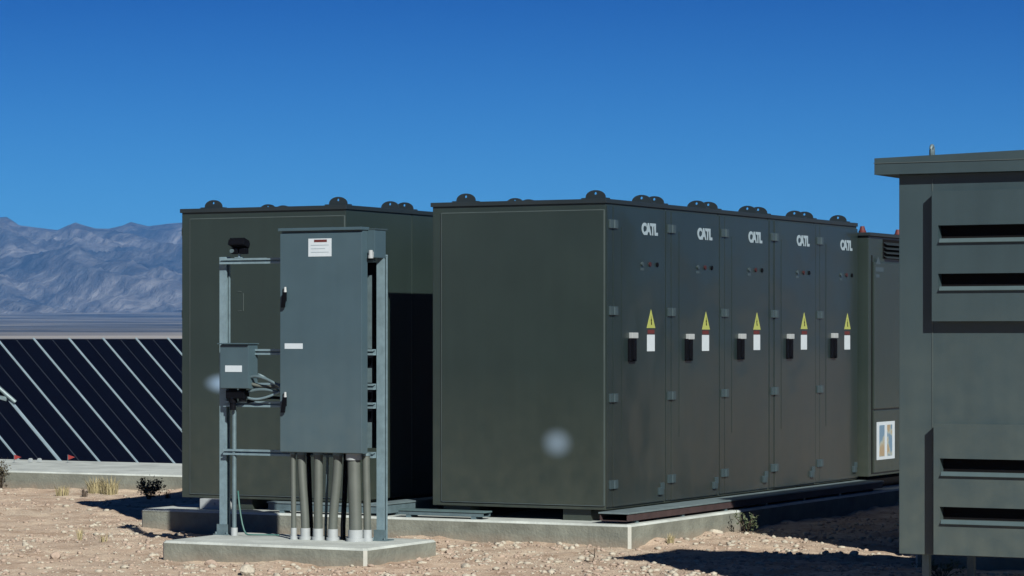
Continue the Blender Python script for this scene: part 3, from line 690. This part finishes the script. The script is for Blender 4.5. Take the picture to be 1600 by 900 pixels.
# floodlight on the top rail
fx = onv(374, VF-.05); fz = zr_top+.021
fd = thing('floodlight', 'small black floodlight clamped on top of the rack', 'floodlight', (fx, VF-.05, fz))
b = MB(); b.cyl((0, 0, 0), (0, 0, .045), .012, n=8); b.box(-.03, .03, -.025, .025, 0, .008); b.build('stem', M_galv, fd)
b = MB(); Mx = Matrix.Translation((.005, -.02, .105)) @ Matrix.Rotation(R(-18), 4, 'X'); b.box(-.075, .075, -.05, .05, -.005, .045, M=Mx, bev=.008)
for k in range(7): b.box(-.066+k*.021, -.060+k*.021, -.045, .045, .044, .062, M=Mx)
b.build('lamp_head', M_black, fd)
b = MB(); b.box(-.062, .0, -.03, .03, .035, .092, bev=.008); b.build('sensor_body', M_black, fd)
b = MB(); b.cyl((-.05, -.04, .062), (-.05, -.028, .062), .018, n=12); b.build('sensor_lens', M_galvd, fd)
b = MB(); b.box(.015, .07, -.03, .03, .035, .088, bev=.006); b.build('driver_box', M_black, fd)
fd.scale = (.86, .86, .80)

# conduits from the slab into the enclosure
VP = VC0+.08
cs = [(459, 458, .018, -.02, 'slim'), (477, 471, .029, .0, ''), (497, 497.5, .031, .0, ''), (520, 528, .031, .0, ''), (555.5, 553, .044, .01, 'fat'), (574, 572, .026, .05, '')]
clab = ['leftmost grey conduit under the enclosure, slim and upright', 'grey conduit leaning left, second from the left under the enclosure', 'upright grey conduit, third from the left under the enclosure',
        'grey conduit leaning right, fourth from the left under the enclosure', 'fattest grey conduit with a white collar at its top', 'rightmost grey conduit, next to the right post of the rack']
for i, (pb, pt_, r_, dv, _) in enumerate(cs):
    v = VP+dv; xb, xt = onv(pb, v), onv(pt_, v); top = EZ0+.005
    t = thing('conduit', clab[i], 'conduit', (xb, v, S0), 0, 'conduits rising into the enclosure')
    pts = [(0, 0, .03)] + [((xt-xb)*(q*q*(3-2*q)), .0, .05+(top-S0-.07)*q) for q in [k/12 for k in range(13)]] + [(xt-xb, 0, top-S0)]
    b = MB(); b.tube(pts, r_, 16); b.build('pipe', M_pvc, t)
    b = MB(); b.cyl((0, 0, 0), (0, 0, .022), r_*1.45, n=14); b.cyl((0, 0, .02), (0, 0, .078), r_*1.16, n=14); b.build('base_collar', M_white, t)
    b = MB(); x_ = xt-xb; h_ = top-S0
    if i == 4: b.cyl((x_, 0, h_-.05), (x_, 0, h_), r_*1.25, n=16)
    else: b.cyl((x_, 0, h_-.022), (x_, 0, h_), r_*1.2, n=14)
    b.build('locknut', M_white if i == 4 else M_galvd, t)
for i, (pb, pt_, m_) in enumerate(((486, 482, M_black), (509, 512, M_galvd), (536, 541, M_black))):
    v = VP+.085; xb, xt = onv(pb, v), onv(pt_, v)
    b = MB(); b.tube([(xb, v, S0), (xb, v, S0+.1), ((xb+xt)/2, v, S0+.3), (xt, v, EZ0-.02), (xt, v, EZ0+.01)], [.016, .010, .018][i], 10)
    tag(b.build('rear_conduit', m_), ['thin black cable behind the second and third conduits', 'thin silver tube behind the third and fourth conduits', 'black cable in the gap before the fattest conduit'][i], 'cable')

# ---------------------------------------------------------------- solar panel row
ux, vx = -13.95, 12.23                   # top edge of a rail seen at column 107
IV = .765; HU, KZ = 1.72, 1.66           # horizontal run and drop of the tilted face
n0, n1 = -7, 22
trk = thing('solar_panel_row', 'row of steeply tilted dark solar panels beyond the far slab', 'solar panels', (ux, vx, 0))
top = Vector((0, 0, CAM_H-.03)); e = Vector((HU, 0, -KZ)); L = e.length; e.normalize(); nn = Vector((KZ, 0, HU)).normalized()
def tiltM(y): return Matrix(((e.x, 0, nn.x, top.x), (0, 1, 0, y), (e.z, 0, nn.z, top.z), (0, 0, 0, 1)))
pb_ = MB().box(.015, L-.015, .004, IV/2-.023, -.03, 0, bev=.003).mesh('solar_panel', M_glass)
fr_ = MB(); fr_.box(0, .012, .0, IV/2-.019, -.032, .003); fr_.box(L-.012, L, .0, IV/2-.019, -.032, .003); fr_.box(.012, L-.012, .0, .0035, -.032, .003); fr_.box(.012, L-.012, IV/2-.0225, IV/2-.019, -.032, .003)
M_frame = mat('dark_anodised_frame', (.05, .065, .09), .4, .5, .1, 6)
fr_ = fr_.mesh('frame', M_frame)
rl_ = MB().box(-.01, L+.02, -.016, .016, -.06, .012).mesh('rail', M_rail)
rw_ = MB().box(-.01, L+.02, -.030, .030, -.06, .012).mesh('rail', M_rail)
for k in range(n0, n1):
    for h_ in (0, 1):
        o = bpy.data.objects.new('solar_panel', pb_); C.objects.link(o); o.parent = trk; o.matrix_local = tiltM(k*IV + .019 + h_*(IV/2-.008))
        f = bpy.data.objects.new('frame', fr_); C.objects.link(f); f.parent = o
    o = bpy.data.objects.new('rail', rw_ if k == -3 else rl_); C.objects.link(o); o.parent = trk; o.matrix_local = tiltM(k*IV)
b = MB(); y0, y1 = n0*IV, n1*IV; c_ = top+e*L*.5-nn*.12; b.cyl((c_.x, y0, c_.z), (c_.x, y1, c_.z), .06, n=12); b.build('torque_tube', M_galvd, trk)
for k in range(n0, n1, 5):
    b = MB(); b.box(c_.x-.05, c_.x+.05, k*IV+.3, k*IV+.36, -1.0, c_.z-.05); b.build('post', M_galvd, trk)
b = MB(); q = tiltM(-3*IV) @ Vector((L*.42, .0, .05)); b.cyl(q+Vector((-.12, -.42, -.03)), q+Vector((.0, -.06, -.09)), .045, n=14); b.cyl(q+Vector((-.10, -.12, .10)), q+Vector((.12, .0, -.12)), .028, n=10); b.build('tilt_motor', M_tray, trk)

# little things on the ground just beyond the far slab
def red_flag(px, lab):
    x, y = onz(px, 723, .17)
    t = thing('marker_flag', lab, 'marker flag', (x, y, .17))
    b = MB(); b.cyl((0, 0, 0), (0, 0, .087), .003, n=6); b.build('stake', M_galvd, t)
    b = MB(); b.add([(0, 0, .085), (.075, .02, .06), (0, 0, .03), (0, .01, .085), (.075, .03, .06), (0, .01, .03)], [(0, 1, 2), (5, 4, 3), (0, 1, 4, 3), (1, 2, 5, 4), (2, 0, 3, 5)]); b.build('flag', M_red, t)
red_flag(106, 'small red marker flag at the foot of the thick bright rail'); red_flag(22, 'small red marker flag near the left edge of the photo')
for px, lab in ((53, 'small white block by the far slab, left one of two'), (67, 'small white block by the far slab, right one of two')):
    x, y = onz(px, 719, .17); y += .10
    x, y = onz(px, 722, .17)
    b = MB(); b.box(-.018, .018, -.018, .018, 0, .036, bev=.004); b.box(-.012, .012, -.012, .012, .036, .042); tag(b.build('white_block', M_white, loc=(x, y-.06, .172)), lab, 'block', 'white blocks on the far slab')

# ---------------------------------------------------------------- stones, gravel
def rock_mesh(seed, name, m, sub=2, flat=.6):
    bm = bmesh.new(); bmesh.ops.create_icosphere(bm, subdivisions=sub, radius=1); r_ = random.Random(seed)
    ax = [Vector((r_.uniform(-1, 1), r_.uniform(-1, 1), r_.uniform(-1, 1))).normalized() for _ in range(9)]; cut = [r_.uniform(.55, .9) for _ in ax]
    for q in bm.verts:
        for a_, c_ in zip(ax, cut):
            d = q.co.dot(a_)
            if d > c_: q.co -= a_*(d-c_)
        q.co *= r_.uniform(.95, 1.05); q.co.z *= flat
    me = bpy.data.meshes.new(name); bm.to_mesh(me); bm.free(); me.materials.append(m); return me
rocks = [rock_mesh(k, 'rock', M_rock) for k in range(4)] + [rock_mesh(k+20, 'rock', M_rockb) for k in range(2)]
RL = [(826, 846, 11, 0, 'largest pale stone, leaning against the front of the big slab'), (874, 853, 9, 1, 'flat pale stone near the middle of the big slab front'),
      (545, 885, 7, 2, 'small pale stone at the foot of the small slab, left of its corner'), (639, 882, 6, 0, 'small pale stone below the right side of the small slab'),
      (388, 895, 16, 3, 'broad flat pale stone at the bottom edge, left of centre'), (728, 890, 13, 1, 'flat pale stone at the bottom edge in the middle of the photo'),
      (1118, 838, 15, 2, 'flat pale stone by the weeds at the shaded end of the slab'), (762, 878, 8, 3, 'small whitish stone on the open gravel right of the small slab'),
      (785, 852, 6, 0, 'left one of two little stones before the big slab'), (809, 851, 6, 1, 'right one of two little stones before the big slab'),
      (40, 853, 9, 2, 'pale stone on the gravel at far left'), (700, 866, 10, 4, 'tan stone beside the right end of the small slab'),
      (655, 880, 12, 4, 'wide tan stone touching the right side of the small slab'), (937, 893, 8, 3, 'pale stone at the bottom edge right of the middle'),
      (330, 884, 12, 5, 'tan stone below the left half of the small slab'), (85, 872, 13, 5, 'broad tan stone at lower left'), (1290, 866, 8, 0, 'pale stone on the sunlit strip between two shadows'),
      (1335, 868, 10, 1, 'pale stone at the right end of the sunlit strip')]
for i, (px, py, w, k, lab) in enumerate(RL):
    x, y = onz(px, py, .0); r_ = w/FPX*depth(x, y)
    o = bpy.data.objects.new('stone', rocks[k]); C.objects.link(o); o.location = (x, y, r_*.25); o.scale = (r_, r_*.8, r_*1.0); o.rotation_euler = (random.uniform(-.2, .2), random.uniform(-.2, .2), random.uniform(0, 6))
    tag(o, lab, 'stone')
# gravel
def hz_(x, y): return float(height_ground(np.array([x]), np.array([y]), np.array([20.]), None)[0])
def gravel(name, count, m, smin, smax, seed):
    r_ = np.random.default_rng(seed); V = []; F = []; base = []
    for k in range(6):
        bm = bmesh.new(); bmesh.ops.create_icosphere(bm, subdivisions=1, radius=1)
        rr = random.Random(k+seed)
        for q in bm.verts: q.co *= rr.uniform(.55, 1.2); q.co.z *= .5
        bm.verts.index_update(); base.append((np.array([q.co[:] for q in bm.verts]), np.array([[q.index for q in f.verts] for f in bm.faces]))); bm.free()
    n = 0
    cyd = 18.0/(1-r_.random(count)*(1-18.0/30.5)); cxd = (r_.random(count)*1.06-.53)*1600/FPX*cyd
    X = CAMX + cxd*CT - cyd*ST; Y = CAMY + cxd*ST + cyd*CT
    Z = height_ground(X, Y, cyd, None)
    clump = fbm(X*1.3, Y*1.3, 3)
    for i in range(count):
        x, y = X[i], Y[i]
        if clump[i] < -.15 and i % 3: continue
        if (-4.3 < x < .04 and y > -.04) or (-2.34 < x < -.69 and -2.54 < y < -1.5) or (x < -5.1 and 4.5 < y < 6.9) or (x > 2.35 and -1 < y): continue
        s = smin*(smax/smin)**(r_.random()**2.2); b_, f_ = base[i % 6]
        a_ = r_.random()*6.28; c, s_ = math.cos(a_), math.sin(a_)
        P = b_*s*np.array([1, r_.uniform(.6, 1), 1]); P = np.stack([P[:, 0]*c-P[:, 1]*s_, P[:, 0]*s_+P[:, 1]*c, P[:, 2]], -1)+np.array([x, y, Z[i]+s*.12])
        V.append(P); F.append(f_+n); n += len(b_)
    V = np.concatenate(V); F = np.concatenate(F); me = bpy.data.meshes.new(name)
    me.vertices.add(len(V)); me.vertices.foreach_set('co', V.astype(np.float32).ravel()); me.loops.add(F.size); me.loops.foreach_set('vertex_index', F.astype(np.int32).ravel())
    me.polygons.add(len(F)); me.polygons.foreach_set('loop_start', np.arange(0, F.size, 3, dtype=np.int32)); me.update(calc_edges=True); me.materials.append(m)
    o = bpy.data.objects.new(name, me); C.objects.link(o); o['kind'] = 'stuff'; return o
gravel('gravel', 16000, M_rockb, .006, .030, 3)
gravel('gravel', 8000, M_rock, .006, .040, 5)

# ---------------------------------------------------------------- plants
def blades(n_, h, spread, w, seed, lean=.5):
    r_ = random.Random(seed); b = MB()
    for k in range(n_):
        a_ = r_.uniform(0, 6.28); q = r_.random()**.6*spread*.4; x, y = q*math.cos(a_), q*math.sin(a_)
        a2 = a_+r_.uniform(-.7, .7); hh_ = h*r_.uniform(.45, 1.05); ln = lean*hh_*r_.uniform(.3, 1.3); dx, dy = math.cos(a2), math.sin(a2); px_, py_ = -dy*w/2, dx*w/2
        m_ = (x+dx*ln*.35, y+dy*ln*.35, hh_*.6); t_ = (x+dx*ln, y+dy*ln, hh_)
        b.add([(x-px_, y-py_, -.02), (x+px_, y+py_, -.02), (m_[0]+px_*.8, m_[1]+py_*.8, m_[2]), (m_[0]-px_*.8, m_[1]-py_*.8, m_[2]), t_], [(0, 1, 2, 3), (3, 2, 4)])
    return b
def tuft(px, py, hpx, wpx, lab, m, seed, n_=90, z=0):
    x, y = onz(px, py, z); s = depth(x, y)/FPX
    o = blades(n_, hpx*s, wpx*s, .006, seed).build('grass_tuft', m, loc=(x, y, z)); tag(o, lab, 'grass', 'dry grass tufts')
tuft(150, 770, 26, 34, 'dry yellow grass clump below the far slab, left of the pair', M_straw, 1, 150)
tuft(172, 771, 28, 30, 'dry yellow grass clump below the far slab, right of the pair', M_straw, 2, 140)
tuft(97, 773, 16, 26, 'low straw tuft on the gravel at left', M_straw, 3, 90)
tuft(125, 842, 18, 10, 'thin dry tuft alone on the gravel, lower left', M_straw, 4, 30)
tuft(162, 849, 16, 14, 'second thin dry tuft on the gravel, nearer the small slab', M_straw, 5, 34)
tuft(132, 775, 14, 10, 'tiny brown tuft just left of the yellow clumps', M_bark, 6, 40)
tuft(1047, 852, 20, 12, 'little pale tuft against the right face of the big slab', M_straw, 8, 50)
tuft(262, 780, 16, 10, 'tiny brown tuft beside the dark shrub', M_bark, 9, 40)
def shrub(px, py, hpx, wpx, lab, ml, seed, n_=240, z=0, leaf=.022, nm='shrub', stems=14):
    x, y = onz(px, py, z); s = depth(x, y)/FPX; H, W2 = hpx*s, wpx*s/2; r_ = random.Random(seed)
    t = thing(nm, lab, 'shrub', (x, y, z)); b = MB(); tips = []
    for k in range(stems):
        a_ = r_.uniform(0, 6.28); f = r_.uniform(.4, 1); tip = Vector((math.cos(a_)*W2*f*.9, math.sin(a_)*W2*f*.9, H*r_.uniform(.5, .95)))
        mid = tip*.5+Vector((0, 0, H*.08)); b.tube([Vector((0, 0, -.02)), mid, tip], lambda q: .004*(1-q*.7), 5); tips += [mid, tip, tip*.8]
    b.build('stem', M_bark, t); b = MB()
    for k in range(n_):
        c = r_.choice(tips)+Vector((r_.gauss(0, 1)*W2*.16, r_.gauss(0, 1)*W2*.16, r_.gauss(0, 1)*H*.12)); c.z = max(.004, c.z)
        d = Vector((r_.uniform(-1, 1), r_.uniform(-1, 1), r_.uniform(-.3, 1))).normalized(); q = d.cross(Vector((r_.uniform(-1, 1), r_.uniform(-1, 1), 1))).normalized(); l_ = leaf*r_.uniform(.6, 1.3)
        b.add([c, c+d*l_*.5+q*l_*.25, c+d*l_, c+d*l_*.5-q*l_*.25], [(0, 1, 2, 3)])
    b.build('foliage', ml, t); return t
shrub(232, 781, 30, 48, 'dark brownish shrub by the left cabinet row', M_dleaf, 21, 700, leaf=.03)
shrub(1166, 834, 34, 44, 'grey green weed at the corner of shade beside the big slab', M_leaf, 22, 150, leaf=.03, stems=10)
shrub(2, 764, 42, 30, 'olive shrub cut off by the left edge of the photo', M_dleaf, 23, 350, leaf=.03)
x_, y_ = onz(1470, 905); shrub(1470, 905, 26, 90, 'yellow green weed in the shade under the large housing', M_leaf, 25, 260, leaf=.03)
b = MB(); x, y = onz(925, 880); b.tube([(0, 0, 0), (.02, 0, .05), (.015, .01, .10)], .004, 5); b.tube([(.02, 0, .05), (-.03, 0, .08)], .003, 5); b.tube([(0, 0, .01), (-.06, 0, .015)], .004, 5)
tag(b.build('dry_twig', M_bark, loc=(x, y, 0)), 'dry forked twig sticking out of the open gravel', 'twig')
